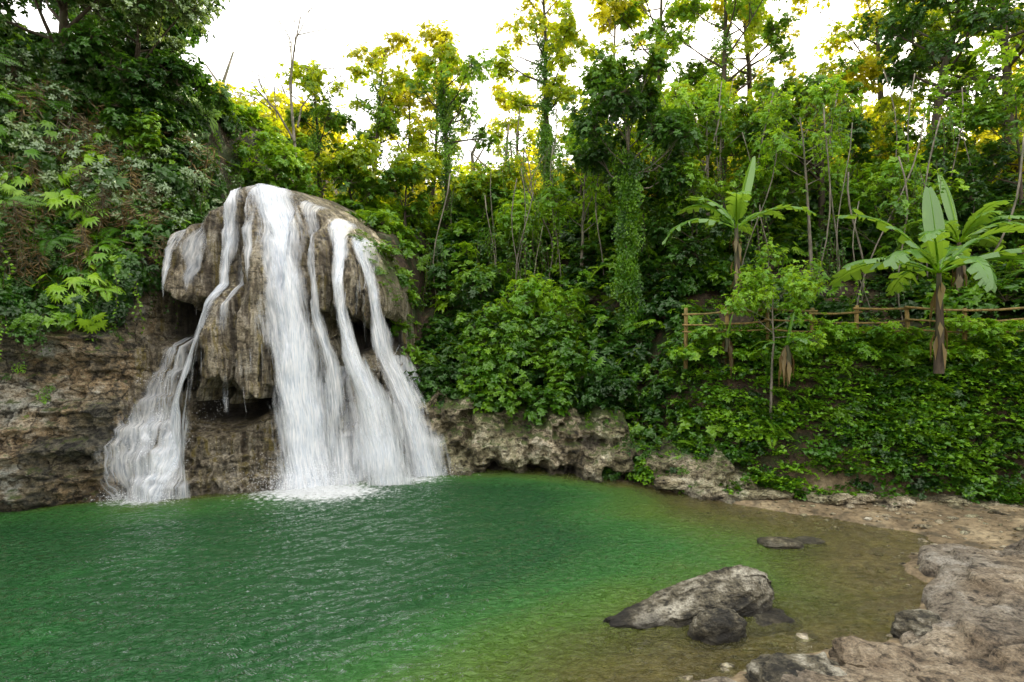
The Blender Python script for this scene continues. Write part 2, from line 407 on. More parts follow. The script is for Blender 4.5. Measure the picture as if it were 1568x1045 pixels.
POOL = [(-20, 0), (-16, 7.3), (-14, 11.1), (-12.2, 13.6), (-10.6, 14.3), (-9.6, 14.8), (-9, 14.8), (-7.5, 15.3), (-6.2, 15.8), (-5, 16.5), (-4, 17.),
        (-1.9, 17.8), (-.1, 18), (1.5, 17.5), (3, 16.4), (4.3, 15.1), (5.0, 14.3), (5.8, 13.7), (6.7, 13.1), (7.5, 12.6), (8.0, 12.2), (8.5, 11.6), (8.5, 11.0), (8.2, 10.6), (7.5, 10.5), (6.9, 10.1),
        (6.75, 9.6), (6.8, 9.1), (6.2, 8.5), (5.7, 7.8), (5.3, 7.5), (4.6, 7.3), (3.9, 7.25), (3.3, 7.0), (2.0, 6.5), (.8, 5.2), (-1, 3), (-3, 0), (-5, -5), (-16, -8)]
def pool_sd(x, y):
    x = np.asarray(x, float); y = np.asarray(y, float)
    x = x+.14*vn(x*1.7, y*1.7, 0, 91)+.05*vn(x*6, y*6, 0, 92); y = y+.14*vn(x*1.7, y*1.7, 5, 93)
    d = np.full(x.shape, 1e9); ins = np.zeros(x.shape, bool); n = len(POOL)
    for i in range(n):
        ax, ay = POOL[i]; bx, by = POOL[(i+1) % n]
        ex, ey = bx-ax, by-ay
        t = np.clip(((x-ax)*ex+(y-ay)*ey)/(ex*ex+ey*ey), 0, 1)
        d = np.minimum(d, np.hypot(x-ax-t*ex, y-ay-t*ey))
        if ay != by:
            c = ((ay > y) != (by > y)) & (x < (bx-ax)*(y-ay)/(by-ay)+ax)
            ins ^= c
    return np.where(ins, d, -d)
def pool_depth(x, y, sd):
    k = .10+.30*ss(4.5, -5, x)+.3*ss(13, 15.5, y)+.14*ss(7, 10, y)*(1-ss(3, 7, x))
    return sd*k
def Zt(x, y):
    x = np.asarray(x, float); y = np.asarray(y, float)
    sd = pool_sd(x, y)
    s = y-y0(x)+.25*vn(x*.8, y*.8, 0, 71)*ss(-4, -3, x)
    A = np.interp(s, [3.2, 4.3, 8, 20, 60], [-1, 11.3, 12.5, 14, 15])
    B = np.interp(s, [3.3, 4.3, 8, 20, 60], [-1, 7.7, 8.9, 11, 14])
    B = np.where(s > 3.3, np.minimum(B, ztop(x)+.5+.35*(s-3.3)), B)
    Cc = np.interp(s, [1.5, 2.1, 9, 20, 60], [-1, 1.7, 9.8, 12, 14])
    Dd = np.interp(s, [0, .4, 1.5, 1.8, 3.1, 10, 20, 60], [-1, .7, 3.5, 3.85, 3.95, 9, 13, 16])
    wA = 1-ss(-10.6, -9.6, x); wB = (1-wA)*(1-ss(-4.0, -2.8, x)); wD = ss(4, 6, x); wC = (1-wA-wB)*(1-wD); wD = (1-wA-wB)*wD
    zb = A*wA+B*wB+Cc*wC+Dd*wD
    zb = zb+.35*fbm(x*.5, y*.5, 0, 4, 77)*ss(.5, 3, s)+.12*fbm(x*2, y*2, 0, 3, 78)*ss(0, 1, s)
    o = -sd
    beach = .02+.07*np.minimum(o, 2.5)+.06*(ridge(x*.9, y*.9, 0, 4, 81)+.3)*ss(0, .5, o)+.6*np.maximum(o-.3, 0)*(1-ss(2, 6, y))+.025*fbm(x*5, y*5, 0, 3, 84)
    beach = np.minimum(beach, 6)+.1*np.maximum(x-14, 0)
    beach = beach+np.clip((-y-4)*.25, 0, 8)
    bed = -np.minimum(pool_depth(x, y, sd), 1.6)+.06*fbm(x*1.5, y*1.5, 0, 3, 85)*ss(0, .8, sd)
    z = np.where(sd > 0, np.minimum(bed, .02), beach)
    z = np.where(zb > -.9, np.maximum(z, zb), z)
    return z

def axis(lo, hi, st, far):
    a = list(np.arange(lo, hi+1e-6, st)); s = st; v = hi
    while v < far: s *= 1.25; v += s; a.append(v)
    s = st; v = lo; b = []
    while v > -far: s *= 1.25; v -= s; b.append(v)
    return np.array(b[::-1]+a)
ax = axis(-17, 17, .13, 220); ay = axis(-4, 30, .13, 220)
GX, GY = np.meshgrid(ax, ay, indexing='ij')
GZ = Zt(GX, GY)
V = np.stack([GX, GY, GZ], -1).reshape(-1, 3)
m = NT('ground_soil_and_sand')
p = m.pos(); n1 = m.noise(p, 1.2, 7, .6); n2 = m.noise(p, 7, 6, .65); n3 = m.noise(p, 34, 4, .7)
sand = m.ramp(n1, [(.3, (.11, .08, .045)), (.5, (.24, .18, .105)), (.7, (.40, .32, .20))])
sand = m.mix(1., sand, m.ramp(n2, [(.3, .4), (.5, .95), (.7, 1.4)]), 'MULTIPLY')
sand = m.mix(m.ramp(m.noise(p, 2.5, 5, .6), [(.53, 0.), (.64, .75)]), sand, (.065, .055, .035))
soil = m.ramp(n2, [(.3, (.010, .007, .004)), (.5, (.04, .026, .014)), (.68, (.12, .08, .045))])
soil = m.mix(m.ramp(n1, [(.48, 0.), (.58, .8)]), soil, (.022, .045, .008))
c = m.mix(m.attr('soil').outputs['Fac'], sand, soil)
h = m.math('ADD', n2, m.math('MULTIPLY', n3, .4))
M_ground = m.finish(m.bsdf(c, .75, m.bump(h, .8, .09), .4))
ground = mesh_obj('ground', V, grid_faces(len(ax), len(ay)), M_ground, True)
sG = GY-y0(GX)
soilf = ss(-.1, .5, sG+.3*vn(GX*1.5, GY*1.5, 0, 99))
soilf = np.maximum(soilf, ss(16, 20, np.abs(GX))); soilf = np.where((GX < -4), 1, soilf)*1.0
soilf = np.where(pool_sd(GX, GY) > 0, 0, soilf)
set_attr(ground, 'soil', soilf)
sx = np.arange(1.6, 12.5, .035); sy = np.arange(5.0, 10.9, .035)
SX, SY = np.meshgrid(sx, sy, indexing='ij')
o_ = -pool_sd(SX, SY)-.06+.15*vn(SX*2.2, SY*2.2, 0, 201)
hh = .05+.10*vn(SX*.7, SY*.7, 0, 202)+.14*ss(5.0, 6.5, SX)
step = ss(0, .10, o_)*(.17+hh)+.10*ss(.6, .68, o_+.35*vn(SX*1.1, SY*1.4, 3, 203))
SZ = -.16+step+.10*ss(0, .3, o_)+.035*ridge(SX*2.2+SY*.5, SY*3.0, 0, 5, 204)*ss(-.1, .3, o_)+.014*ridge(SX*9, SY*9, 0, 3, 205)
crk = np.abs(vn(SX*.8+.3*vn(SX*2, SY*2, 0, 209), SY*1.1, 0, 208))
SZ = SZ-.07*(1-ss(0, .07, crk))*ss(.1, .4, o_)
SZ = SZ-.5*ss(10.2, 10.8, SY+.3*vn(SX*1.5, 0, 0, 206))-.35*ss(9.5, 11.5, SX)
shelf = mesh_obj('rock_shelf', np.stack([SX, SY, SZ], -1).reshape(-1, 3), grid_faces(len(sx), len(sy)), M_shelf, True)
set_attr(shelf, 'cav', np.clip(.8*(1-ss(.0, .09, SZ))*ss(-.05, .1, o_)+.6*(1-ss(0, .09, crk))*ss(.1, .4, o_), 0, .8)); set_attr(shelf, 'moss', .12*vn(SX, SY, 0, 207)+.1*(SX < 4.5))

# ------------------------------------------------------------------ rock faces
def rock_face(name, xa, xb, nx, nz, mat):
    u = np.linspace(xa, xb, nx)[:, None]; v = np.linspace(0, 1, nz)[None, :]
    X = np.broadcast_to(u, (nx, nz)); zt = ztop(X)+.75
    Z = -.9+v*(zt+.9)
    Y = Yw(X, Z); Ys = Yw(X, Z, False)
    o = mesh_obj(name, np.stack([X, Y, Z], -1).reshape(-1, 3), grid_faces(nx, nz), mat, True)
    g = np.gradient(Y, axis=1)/np.maximum(np.gradient(Z, axis=1), 1e-4)
    moss = np.clip(g*.2, 0, .42)
    fr = ss(-10.5, -9.5, X)*(1-ss(-3.4, -3.0, X))
    moss = moss+.2*ss(-10, -12, X)*ss(1.5, 4, Z)+.20*ss(-3, -1, X)*ss(.5, 1.6, Z)
    moss = moss-.25*fr+.6*np.exp(-((X+4.0)/.5)**2)*ss(5.4, 6.2, Z)*ss(-.6, -.1, Z-ztop(X))+.35*ss(-10.2, -9.6, X)*(1-ss(-9.5, -9., X))*ss(2, 5, Z)
    set_attr(o, 'moss', moss)
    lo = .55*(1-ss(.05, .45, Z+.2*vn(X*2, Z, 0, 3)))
    hol = .9*fr*ss(1.1, 2.0, Ys-y0(X)-.1*Z)*ss(-.8, -1.4, Z-ztop(X))*ss(1.2, 1.8, Z)  # shade of the voids behind the curtains, painted into the rock colour
    led = .85*(1-fr)*ss(.3, .7, Ys-y0(X)-.22*Z)*(1-ss(1.0, 1.5, Z))*(X > -3)  # undercut shade along the ledge foot, painted into the rock colour
    # recesses of the fine relief are painted dark to stand in for shade
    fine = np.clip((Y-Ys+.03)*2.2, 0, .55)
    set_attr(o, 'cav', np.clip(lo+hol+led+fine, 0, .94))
    return o
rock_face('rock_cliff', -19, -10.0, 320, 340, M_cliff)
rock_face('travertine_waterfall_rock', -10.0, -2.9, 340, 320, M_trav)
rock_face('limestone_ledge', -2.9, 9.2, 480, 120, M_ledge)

# ------------------------------------------------------------------ boulders
def ico(sub):
    bm = bmesh.new(); bmesh.ops.create_icosphere(bm, subdivisions=sub, radius=1)
    V = np.array([v.co[:] for v in bm.verts]); F = [tuple(v.index for v in f.verts) for f in bm.faces]; bm.free(); return V, F
ICO = {k: ico(k) for k in (2, 4, 5, 6, 7)}
def boulder(name, loc, size, rot=0, seed=0, sub=5, rough=.28, mat=M_rock, tilt=0, shape=None, moss=0., strata=.0):
    V, F = ICO[sub]; V = V.copy()
    V = np.sign(V)*np.abs(V)**.72
    if shape: V = shape(V)
    d = 1+rough*ridge(V[:, 0]*1.1+seed, V[:, 1]*1.1, V[:, 2]*1.1, 5, seed)+rough*.5*fbm(V[:, 0]*2.5, V[:, 1]*2.5, V[:, 2]*5+seed, 4, seed+5)
    V = V*d[:, None]*np.array(size)
    cr = .03*ridge(V[:, 0]*2.2, V[:, 1]*5, V[:, 2]*9+seed, 3, seed+9)*min(1, size[0])
    V[:, 2] += cr; V[:, 1] += cr
    if strata:
        q = ridge(V[:, 0]*1.2+3*V[:, 2], V[:, 1]*2, V[:, 2]*7-V[:, 0]*1.8, 4, seed+19)
        V[:, 1] += strata*q*np.sign(V[:, 1]+1e-6)*-1; V[:, 2] += strata*.6*q
    Mx = np.array((Euler((0, tilt, rot)).to_matrix()))
    V = V@Mx.T+np.array(loc)
    o = mesh_obj(name, V, F, mat, True)
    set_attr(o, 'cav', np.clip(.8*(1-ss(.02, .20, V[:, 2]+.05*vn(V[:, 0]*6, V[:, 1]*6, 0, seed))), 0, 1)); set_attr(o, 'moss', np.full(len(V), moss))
    return o
def slab(V):
    V = V.copy(); x = V[:, 0]
    top = V[:, 2] > 0
    V[:, 2] *= np.where(top, .50+.50*x, .7); V[:, 1] *= .85+.12*x
    V[:, 1] += .35*np.maximum(V[:, 2], 0)
    V[:, 2] += .18*V[:, 1]*(x+1)*.5
    V[:, 0] += .25*np.maximum(V[:, 2], 0)-.2*np.maximum(-V[:, 2], 0)
    return V
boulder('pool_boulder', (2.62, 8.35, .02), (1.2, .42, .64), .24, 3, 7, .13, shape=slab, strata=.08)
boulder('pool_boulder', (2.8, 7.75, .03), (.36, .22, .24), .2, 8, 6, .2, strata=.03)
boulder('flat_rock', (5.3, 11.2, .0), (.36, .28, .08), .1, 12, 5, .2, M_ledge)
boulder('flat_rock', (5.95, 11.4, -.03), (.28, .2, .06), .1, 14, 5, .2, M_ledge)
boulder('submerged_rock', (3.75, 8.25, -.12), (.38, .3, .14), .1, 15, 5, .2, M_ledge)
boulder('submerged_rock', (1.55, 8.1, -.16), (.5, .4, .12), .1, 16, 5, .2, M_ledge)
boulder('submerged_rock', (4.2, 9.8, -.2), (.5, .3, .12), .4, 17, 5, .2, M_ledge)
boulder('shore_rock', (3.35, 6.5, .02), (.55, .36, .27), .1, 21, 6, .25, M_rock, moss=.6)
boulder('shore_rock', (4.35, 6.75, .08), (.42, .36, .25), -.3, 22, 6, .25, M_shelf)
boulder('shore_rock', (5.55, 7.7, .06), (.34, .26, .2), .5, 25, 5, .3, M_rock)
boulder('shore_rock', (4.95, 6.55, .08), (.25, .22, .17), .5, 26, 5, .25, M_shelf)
for i in range(34):
    x = R.uniform(4.2, 12.5); s = R.uniform(.06, .26)
    boulder('bank_rock', (x, y0(x)-R.uniform(-.15, .3), .06+R.uniform(0, .22)), (s*1.9, s, s*.6), R.uniform(-.5, .5), 30+i, 4, .35, M_ledge, moss=.1)

# ------------------------------------------------------------------ water
wx = np.arange(-19, 12, .09); wy = np.arange(-8, 18.6, .09)
WX, WY = np.meshgrid(wx, wy, indexing='ij')
sd = pool_sd(WX, WY); dep = np.clip(pool_depth(WX, WY, sd), 0, 1.7)
dep = dep+.5*ss(-9, -10.5, WX)*ss(0, .4, sd)
foam = .95*np.exp(-(((WX+5.2)/1.6)**2+((WY-15.2)/.75)**2))+.9*np.exp(-(((WX+3.2)/1.3)**2+((WY-16.5)/.5)**2))+.75*np.exp(-(((WX+9.3)/.95)**2+((WY-14.1)/.35)**2))
foam += .36*np.exp(-(((WX+4.9)/2.8)**2+((WY-14.4)/1.9)**2))
m = NT('pool_water')
dp = m.attr('depth').outputs['Fac']; fo = m.attr('foam').outputs['Fac']
body = m.ramp(m.math('ADD', m.math('MULTIPLY', dp, .8), m.math('MULTIPLY', m.math('SUBTRACT', m.noise(m.pos(), .35, 3), .5), .35)), [(0., (.21, .175, .065)), (.14, (.145, .16, .032)), (.34, (.080, .155, .022)), (.62, (.034, .135, .026)), (1., (.012, .078, .018))])
fm = m.ramp(m.math('ADD', fo, m.math('MULTIPLY', m.math('SUBTRACT', m.noise(m.pos(), 7, 7, .75, .5), .5), 2.4)), [(.42, 0.), (.85, 1.)])
body = m.mix(fm, body, (.85, .88, .9))
wv2 = m.noise(m.pos((1, 1.6, 1)), 6.5, 3, .6, .8)
nr = m.bump(wv2, 1.0, .20)
d = m.n('ShaderNodeBsdfDiffuse'); m.set(d.inputs[0], body); m.set(d.inputs['Normal'], nr)
tr = m.n('ShaderNodeBsdfTransparent'); m.set(tr.inputs[0], (.85, .9, .6))
op = m.math('MAXIMUM', m.ramp(dp, [(0., .10), (.12, .34), (.45, .93), (.7, 1.)]), fm)
a = m.n('ShaderNodeMixShader'); m.set(a.inputs[0], op); m.set(a.inputs[1], tr); m.set(a.inputs[2], d)
g = m.n('ShaderNodeBsdfGlossy'); m.set(g.inputs[0], (1, 1, 1)); g.inputs['Roughness'].default_value = .02; m.set(g.inputs['Normal'], nr)
fr = m.n('ShaderNodeFresnel', i_IOR=1.36); m.set(fr.inputs['Normal'], nr)
ff = m.math('MULTIPLY', fr, m.math('SUBTRACT', 1., fm))
b = m.n('ShaderNodeMixShader'); m.set(b.inputs[0], ff); m.set(b.inputs[1], a.outputs[0]); m.set(b.inputs[2], g)
M_water = m.finish(b.outputs[0])
# ripples radiate from the plunge, broken up by cross chop
rr = np.hypot(WX+5.2, (WY-15.6))
wr_ = rr+.8*fbm(WX*.5, WY*.5, 0, 3, 401)
amp = .35+.65*ss(14, 2, rr)
calm = ss(0, 1.2, sd)*(.35+.65*(1-ss(2, 6, WX)))
WZ = (.016*np.sin(wr_*2*math.pi/.75)*amp*np.clip(vn(WX*.6, WY*.6, 0, 402)+.4, 0, 1)+.020*np.sin((wr_*1.15+.25*WX)*2*math.pi/.42)*vn(WX*.9, WY*.9, 3, 403)+.048*fbm(WX*1.5, WY*2.3, 0, 4, 404, .6))*calm
water = mesh_obj('pool_water', np.stack([WX, WY, WZ], -1).reshape(-1, 3), grid_faces(len(wx), len(wy)), M_water, True)
set_attr(water, 'depth', dep/1.2); set_attr(water, 'foam', foam)

# ------------------------------------------------------------------ falling water
m = NT('falling_water')
at = m.attr('wuv').outputs['Vector']; ed = m.attr('edge').outputs['Fac']
mp = m.n('ShaderNodeMapping'); m.set(mp.inputs[0], at); mp.inputs[3].default_value = (7.5, .8, 1)
mp2 = m.n('ShaderNodeMapping'); m.set(mp2.inputs[0], at); mp2.inputs[3].default_value = (34, 2.2, 1)
n1 = m.noise(mp.outputs[0], 1., 4, .6, .6); n2 = m.noise(mp2.outputs[0], 1., 4, .65, .3)
f = m.math('ADD', m.math('MULTIPLY', n1, .6), m.math('MULTIPLY', n2, .4))
f = m.math('ADD', f, m.math('SUBTRACT', ed, .55))
al = m.ramp(f, [(.34, 0.), (.53, .42), (.80, 1.)])
d = m.n('ShaderNodeBsdfDiffuse'); m.set(d.inputs[0], m.ramp(n2, [(.30, (.50, .58, .69)), (.48, (.77, .82, .89)), (.60, (.94, .95, .97))]))
t = m.n('ShaderNodeBsdfTranslucent'); m.set(t.inputs[0], (.88, .91, .95))
a = m.n('ShaderNodeMixShader'); a.inputs[0].default_value = .25; m.set(a.inputs[1], d); m.set(a.inputs[2], t)
tr = m.n('ShaderNodeBsdfTransparent')
b = m.n('ShaderNodeMixShader'); m.set(b.inputs[0], al); m.set(b.inputs[1], tr); m.set(b.inputs[2], a)
M_fall = m.finish(b.outputs[0])

FV = []; FF = []; FU = []; FE = []; fk = 0
def stream(path, dens=.6, off=.05, nu=18, free=.04):
    """path rows: x, z, half width; water follows the rock and drops clear of overhangs"""
    global fk
    path = np.array(path, float); zs = path[:, 1]
    L = abs(zs[0]-zs[-1]); nv = max(12, int(L/.06))
    tt = np.linspace(0, 1, nv); zz = zs[0]+(zs[-1]-zs[0])*tt
    cx = np.interp(-zz, -zs, path[:, 0]); hw = np.interp(-zz, -zs, path[:, 2])
    k = np.array([.25, .5, .25])
    for _ in range(5):
        cx[1:-1] = np.convolve(cx, k, 'valid'); hw[1:-1] = np.convolve(hw, k, 'valid')
    u = np.linspace(-1, 1, nu); seed = R.uniform(0, 50)
    hw = hw*(1+.14*vn(zz*1.6, seed, 0, 71)); cx = cx+.04*vn(zz*1.1, seed, 0, 72)
    X = cx[:, None]+hw[:, None]*u[None, :]+.06*vn(zz[:, None]*1.5, u[None, :]*3, seed)
    Z = np.broadcast_to(zz[:, None], X.shape)
    Ys = Yw(X, Z)-off-.03*(1-u**2)
    Y = Ys.copy()
    for i in range(1, nv):
        dz = abs(zz[i-1]-zz[i]); Y[i] = np.minimum(Ys[i], Y[i-1]+free*dz)
    V = np.stack([X, Y, Z], -1).reshape(-1, 3)
    U = np.stack([X-cx[:, None]*.85+seed, np.cumsum(np.full(X.shape, L/nv), 0), np.full(X.shape, seed)], -1).reshape(-1, 3)
    e = (1-np.abs(u[None, :])**2.)*dens+.16*vn(zz[:, None]*1.2, u[None, :]*1.5, seed)*(dens < .8)
    e = e*ss(0, .06, tt)[:, None]*(1-.95*ss(.55, 1, tt)[:, None]*(zs[-1] > .3))
    FV.append(V); FU.append(U); FE.append(e.ravel()); FF.append(grid_faces(nv, nu)+fk); fk += len(V)
main = [(-7.4, 9.0, .62), (-7.0, 8.3, .6), (-6.5, 7.2, .54), (-6.2, 5.7, .54), (-6.0, 4.4, .66), (-5.8, 2.6, .80), (-5.6, .7, 1.0), (-5.5, -.02, 1.1)]
stream(main, .89, .06, 28); stream([(a+.02, b, c*.72) for a, b, c in main], .86, .17, 22); stream([(a+.05, b, c*1.45) for a, b, c in main], .60, .03, 28)
s1b = [(-6.1, 8.6, .45), (-5.65, 6.8, .24), (-5.4, 4.8, .26), (-5.0, 3.3, .34), (-4.85, 1.8, .4), (-4.7, 0, .5)]
stream(s1b, .65)
s2 = [(-5.3, 8.1, .32), (-4.88, 6.4, .26), (-4.72, 4.8, .24), (-4.45, 3.6, .48), (-3.95, 2.5, .7), (-3.65, 1.3, .9), (-3.45, 0, 1.05)]
stream(s2, .83, .06, 24); stream([(a+.03, b, c*1.3) for a, b, c in s2], .61, .12, 24)
s3 = [(-4.75, 7.5, .22), (-4.25, 6.2, .18), (-3.98, 5.0, .15), (-3.7, 3.5, .38), (-2.95, 2.0, .55), (-2.5, 0, .72)]
stream(s3, .76, .05); stream([(a+.04, b, c*1.35) for a, b, c in s3], .58, .1)
s4 = [(-8.1, 8.8, .32), (-7.9, 7.4, .30), (-7.9, 6.2, .26), (-7.95, 4.9, .34), (-8.35, 3.8, .38), (-8.8, 2.3, .46), (-8.95, 0, .65)]
stream(s4, .72); stream([(a, b, c*.6) for a, b, c in s4], .73, .1)
stream([(-7.75, 5.6, .2), (-8.0, 4.2, .36), (-8.3, 2.9, .42), (-8.6, 1.2, .5), (-8.6, .0, .55)], .58)
stream([(-9.4, 4.3, .18), (-9.65, 2.6, .5), (-9.6, .9, .75), (-9.4, 0, .95)], .62, .05, 24)
stream([(-9.15, 5.0, .12), (-9.15, 3.6, .26), (-9.3, 1.5, .45), (-9.2, 0, .55)], .64, .09)
stream([(-7.65, 8.9, .45), (-7.3, 7.4, .34), (-7.05, 6.4, .26), (-6.95, 4.6, .2)], .60)
stream([(-3.8, 3.7, .34), (-3.2, 2.6, .62), (-2.7, 1.2, .8), (-2.35, 0, .75)], .58)
stream([(-8.6, 8.3, .26), (-8.7, 7, .22), (-8.75, 5.6, .18), (-8.8, 4.4, .15)], .58)
stream([(-9.1, 7.5, .22), (-9.15, 6.5, .22), (-9.15, 5.4, .18), (-9.15, 4.4, .15)], .54)
stream([(-5.0, 3.4, .4), (-4.7, 1.8, .6), (-4.4, 0, .8)], .62)
stream([(-7.6, 6.6, .12), (-7.55, 5.0, .14), (-7.5, 3.0, .14)], .50)
for i in range(80):
    x = R.uniform(-9.4, -3.8)
    za = R.uniform(3.4, 6.4) if x < -7.6 or x > -5.2 else R.uniform(2.8, 4.0)
    l = R.uniform(.8, 2.2); w = R.uniform(.02, .05)
    stream([(x, za, w), (x+R.normal(0, .05), max(za-l, 0), w*1.2)], R.uniform(.36, .46), .03, 5)
V = np.concatenate(FV); wf_ = mesh_obj('waterfall', V, np.concatenate(FF), M_fall, True)
a = wf_.data.attributes.new('wuv', 'FLOAT_VECTOR', 'POINT'); a.data.foreach_set('vector', np.concatenate(FU).astype(np.float32).ravel())
set_attr(wf_, 'edge', np.concatenate(FE))
b = MB()
for (cx, cy, rx, ry, n, hh) in [(-5.4, 15.2, 1.5, .55, 7500, .95), (-3.3, 16.7, 1.4, .25, 3000, .5), (-9.3, 14.2, .9, .2, 1300, .3)]:
    P = np.stack([R.normal(cx, rx*.55, n), R.normal(cy, ry*.6, n), np.abs(R.normal(0, hh*.4, n))], 1)
    b.leaves(P, rdir(n, -.2, 1), rdir(n), R.uniform(.010, .032, n), R.uniform(.003, .009, n))
n = 3000; x = R.uniform(-5.0, -2.7, n); z = R.choice([.8, 1.55, 2.3, 3.2], n)+R.normal(0, .14, n)
P = np.stack([x, Yw(x, z)-.12-np.abs(R.normal(0, .06, n)), z], 1); b.leaves(P, rdir(n, -1, .3), rdir(n), R.uniform(.015, .04, n), R.uniform(.004, .010, n))
n = 1400; x = R.uniform(-9.9, -8.5, n); z = R.choice([.7, 1.35, 2.0, 3.0], n)+R.normal(0, .14, n)
P = np.stack([x, Yw(x, z)-.10-np.abs(R.normal(0, .06, n)), z], 1); b.leaves(P, rdir(n, -1, .3), rdir(n), R.uniform(.015, .04, n), R.uniform(.004, .010, n))
m = NT('spray'); M_spray = m.finish(m.bsdf((.88, .90, .93), .5))
b.obj('waterfall_spray', [M_spray])

# ------------------------------------------------------------------ trees
def tree(name, x, y, H, cr, kind, tr=.14, lean=(0, 0), limbs=11, per=4, tw=1.0, bark=None, crown_from=.45, vines=0, zb=None, dens=1.):
    z = float(Zt(np.array([x]), np.array([y]))[0])-.2 if zb is None else zb
    e = empty(name, (x, y, z)); bark = bark or M_bark
    b = MB(); n = 10; t = np.linspace(0, 1, n)
    wob = np.cumsum(R.normal(0, .035*H/8, (n, 2)), 0)
    tp = np.stack([lean[0]*t**1.4+wob[:, 0], lean[1]*t**1.4+wob[:, 1], H*.93*t], 1)
    b.tube(tp, tr*(1-.75*t)*(1+.5*np.exp(-t*14)), 8)
    tips = []
    for i in range(limbs):
        f = crown_from+(1-crown_from)*(i+.5)/limbs
        st = np.array([np.interp(f, t, tp[:, k]) for k in range(3)])
        az = i*2.4+R.normal(0, .4); g = (f-crown_from)/(1-crown_from)
        ln = cr*(.55+.6*math.sin(math.pi*min(1, g*.8+.15)))*R.uniform(.6, 1.2)
        el = R.uniform(.15, .7)+.5*g
        d = np.array([math.cos(az)*math.cos(el), math.sin(az)*math.cos(el), math.sin(el)])
        mid = st+d*ln*.5+[0, 0, -.05*ln]; en = st+d*ln+R.normal(0, .1, 3)
        r0 = tr*(1-.75*f)*.6
        b.tube([st, mid, en], [r0, r0*.6, r0*.25], 5); tips.append((en, .45))
        for j in range(3):
            q = mid+(en-mid)*R.uniform(0, .9); dd = d+R.normal(0, .6, 3); dd /= np.linalg.norm(dd)
            e2 = q+dd*ln*R.uniform(.3, .6)
            b.tube([q, (q+e2)/2+[0, 0, .04], e2], [r0*.4, r0*.25, r0*.1], 4); tips.append((e2, .4))
    tips.append((tp[-1], .5))
    b.obj('trunk_and_limbs', [bark], True, parent=e)
    P = []
    for c, s in tips:
        if R.uniform() > .88*dens: continue
        k = max(1, int(per*R.uniform(.5, 1.5)))
        P.append(c+R.normal(0, s*.5*min(1.5, cr/2), (k, 3))*[1, 1, .6])
    P = np.concatenate(P)
    kinds = kind if isinstance(kind, tuple) else (kind,)
    q = P[:, 2]+R.normal(0, .25*(P[:, 2].std()+.1), len(P)); o_ = np.argsort(q); cut = np.array_split(o_, len(kinds))
    for kd, ix in zip(kinds, cut):
        scatter('leaves', kd, P[ix], None, tw*R.uniform(.5, 1.05, len(ix)), e)
    if vines:
        k = int(vines); f = R.uniform(.05, .8, k)
        Q = np.stack([np.interp(f, t, tp[:, c]) for c in range(3)], 1)+np.stack([R.normal(0, tr*.9, k), R.normal(0, tr*.9, k)-.05, np.zeros(k)], 1)
        nr = np.stack([R.normal(0, 1, k), R.normal(-.6, .8, k), R.uniform(0, .4, k)], 1)
        scatter('climbing_vine', 'vine', Q, rot_to(nr), R.uniform(.5, 1.0, k), e)
    return e

RT = 'rainforest_tree'
GL = ('t_green', 't_lime'); LY = ('t_lime', 't_yellow'); DG = ('t_dark', 't_green'); GB = ('t_green', 't_bright')
tree(RT, -8.0, 24, 6.6, 1.2, GL, .12, (-.4, 0), vines=20, per=2, dens=.9)
tree(RT, -6.7, 27, 9.0, 1.3, ('t_green', 't_lime', 't_yellow'), .13, (.5, 0), limbs=14, per=2, vines=30, dens=.9)
tree(RT, -5.3, 29.5, 7.2, 1.5, LY, .12, (0, 0), limbs=12, per=2)
tree(RT, -2.9, 26, 8.4, 1.7, ('t_green', 't_bright', 't_lime', 't_yellow'), .17, (-.3, 0), limbs=14, vines=80, per=2)
tree(RT, -4.4, 31, 8.6, 1.5, LY, .15, (.2, 0), limbs=12, per=2)
tree(RT, 1.7, 27, 11.2, 2.1, ('t_lime', 't_yellow'), .2, (-.3, 0), limbs=16, vines=150, dens=.85, per=3)
tree(RT, .2, 34, 7.0, 1.8, LY, .15, (.3, 0), per=2)
tree(RT, 4.8, 28, 11.0, 1.6, LY, .14, (.2, 0), limbs=13, dens=.75, bark=M_barkg, per=2)
tree(RT, 7.4, 29, 12.8, 2.6, ('t_green', 't_lime', 't_yellow'), .2, (.4, 0), limbs=16, per=3, vines=60)
tree(RT, 9.9, 27, 12.2, 2.8, ('t_green', 't_bright', 't_lime', 't_yellow'), .2, (.3, 0), limbs=17, per=3, vines=60)
tree(RT, 12.0, 29, 11.2, 2.0, LY, .22, (.0, 0), limbs=14, per=2)
tree(RT, 16.2, 22, 9.6, 2.6, ('t_dark', 't_green'), .2, (.9, -.5), limbs=16, crown_from=.42, per=4)
tree(RT, 18.4, 21, 10.0, 3.0, ('t_green', 't_lime'), .22, (-.2, 0), limbs=16, per=4, crown_from=.36)
tree(RT, 17.5, 27, 8.5, 2.6, LY, .2, (0, 0), limbs=15, per=3)
tree(RT, 12.0, 22, 5.4, 2.0, DG, .16, (0, 0), limbs=13, per=3, crown_from=.3)
tree('vine_covered_tree', 4.1, 19.6, 8.4, 1.8, ('t_dark', 't_dark', 't_green'), .15, (.15, 0), limbs=15, per=4, crown_from=.66, vines=190, bark=M_barkg)
tree('slender_tree', 6.75, 14.9, 4.3, 1.05, 't_bright', .045, (.1, 0), limbs=12, per=3, tw=.55, crown_from=.68, bark=M_barkg)
tree('slender_tree', 10.0, 19, 6.5, 1.5, 't_bright', .07, (-.5, 0), limbs=11, per=2, tw=.8, crown_from=.6, bark=M_barkg)
tree('slender_tree', 2.6, 22, 5.6, 1.4, 't_bright', .08, (.2, 0), limbs=11, per=2, tw=.9, bark=M_barkg)
tree('slender_tree', 7.6, 22, 6.2, 1.5, GB, .1, (.2, 0), limbs=12, per=2, bark=M_barkg)
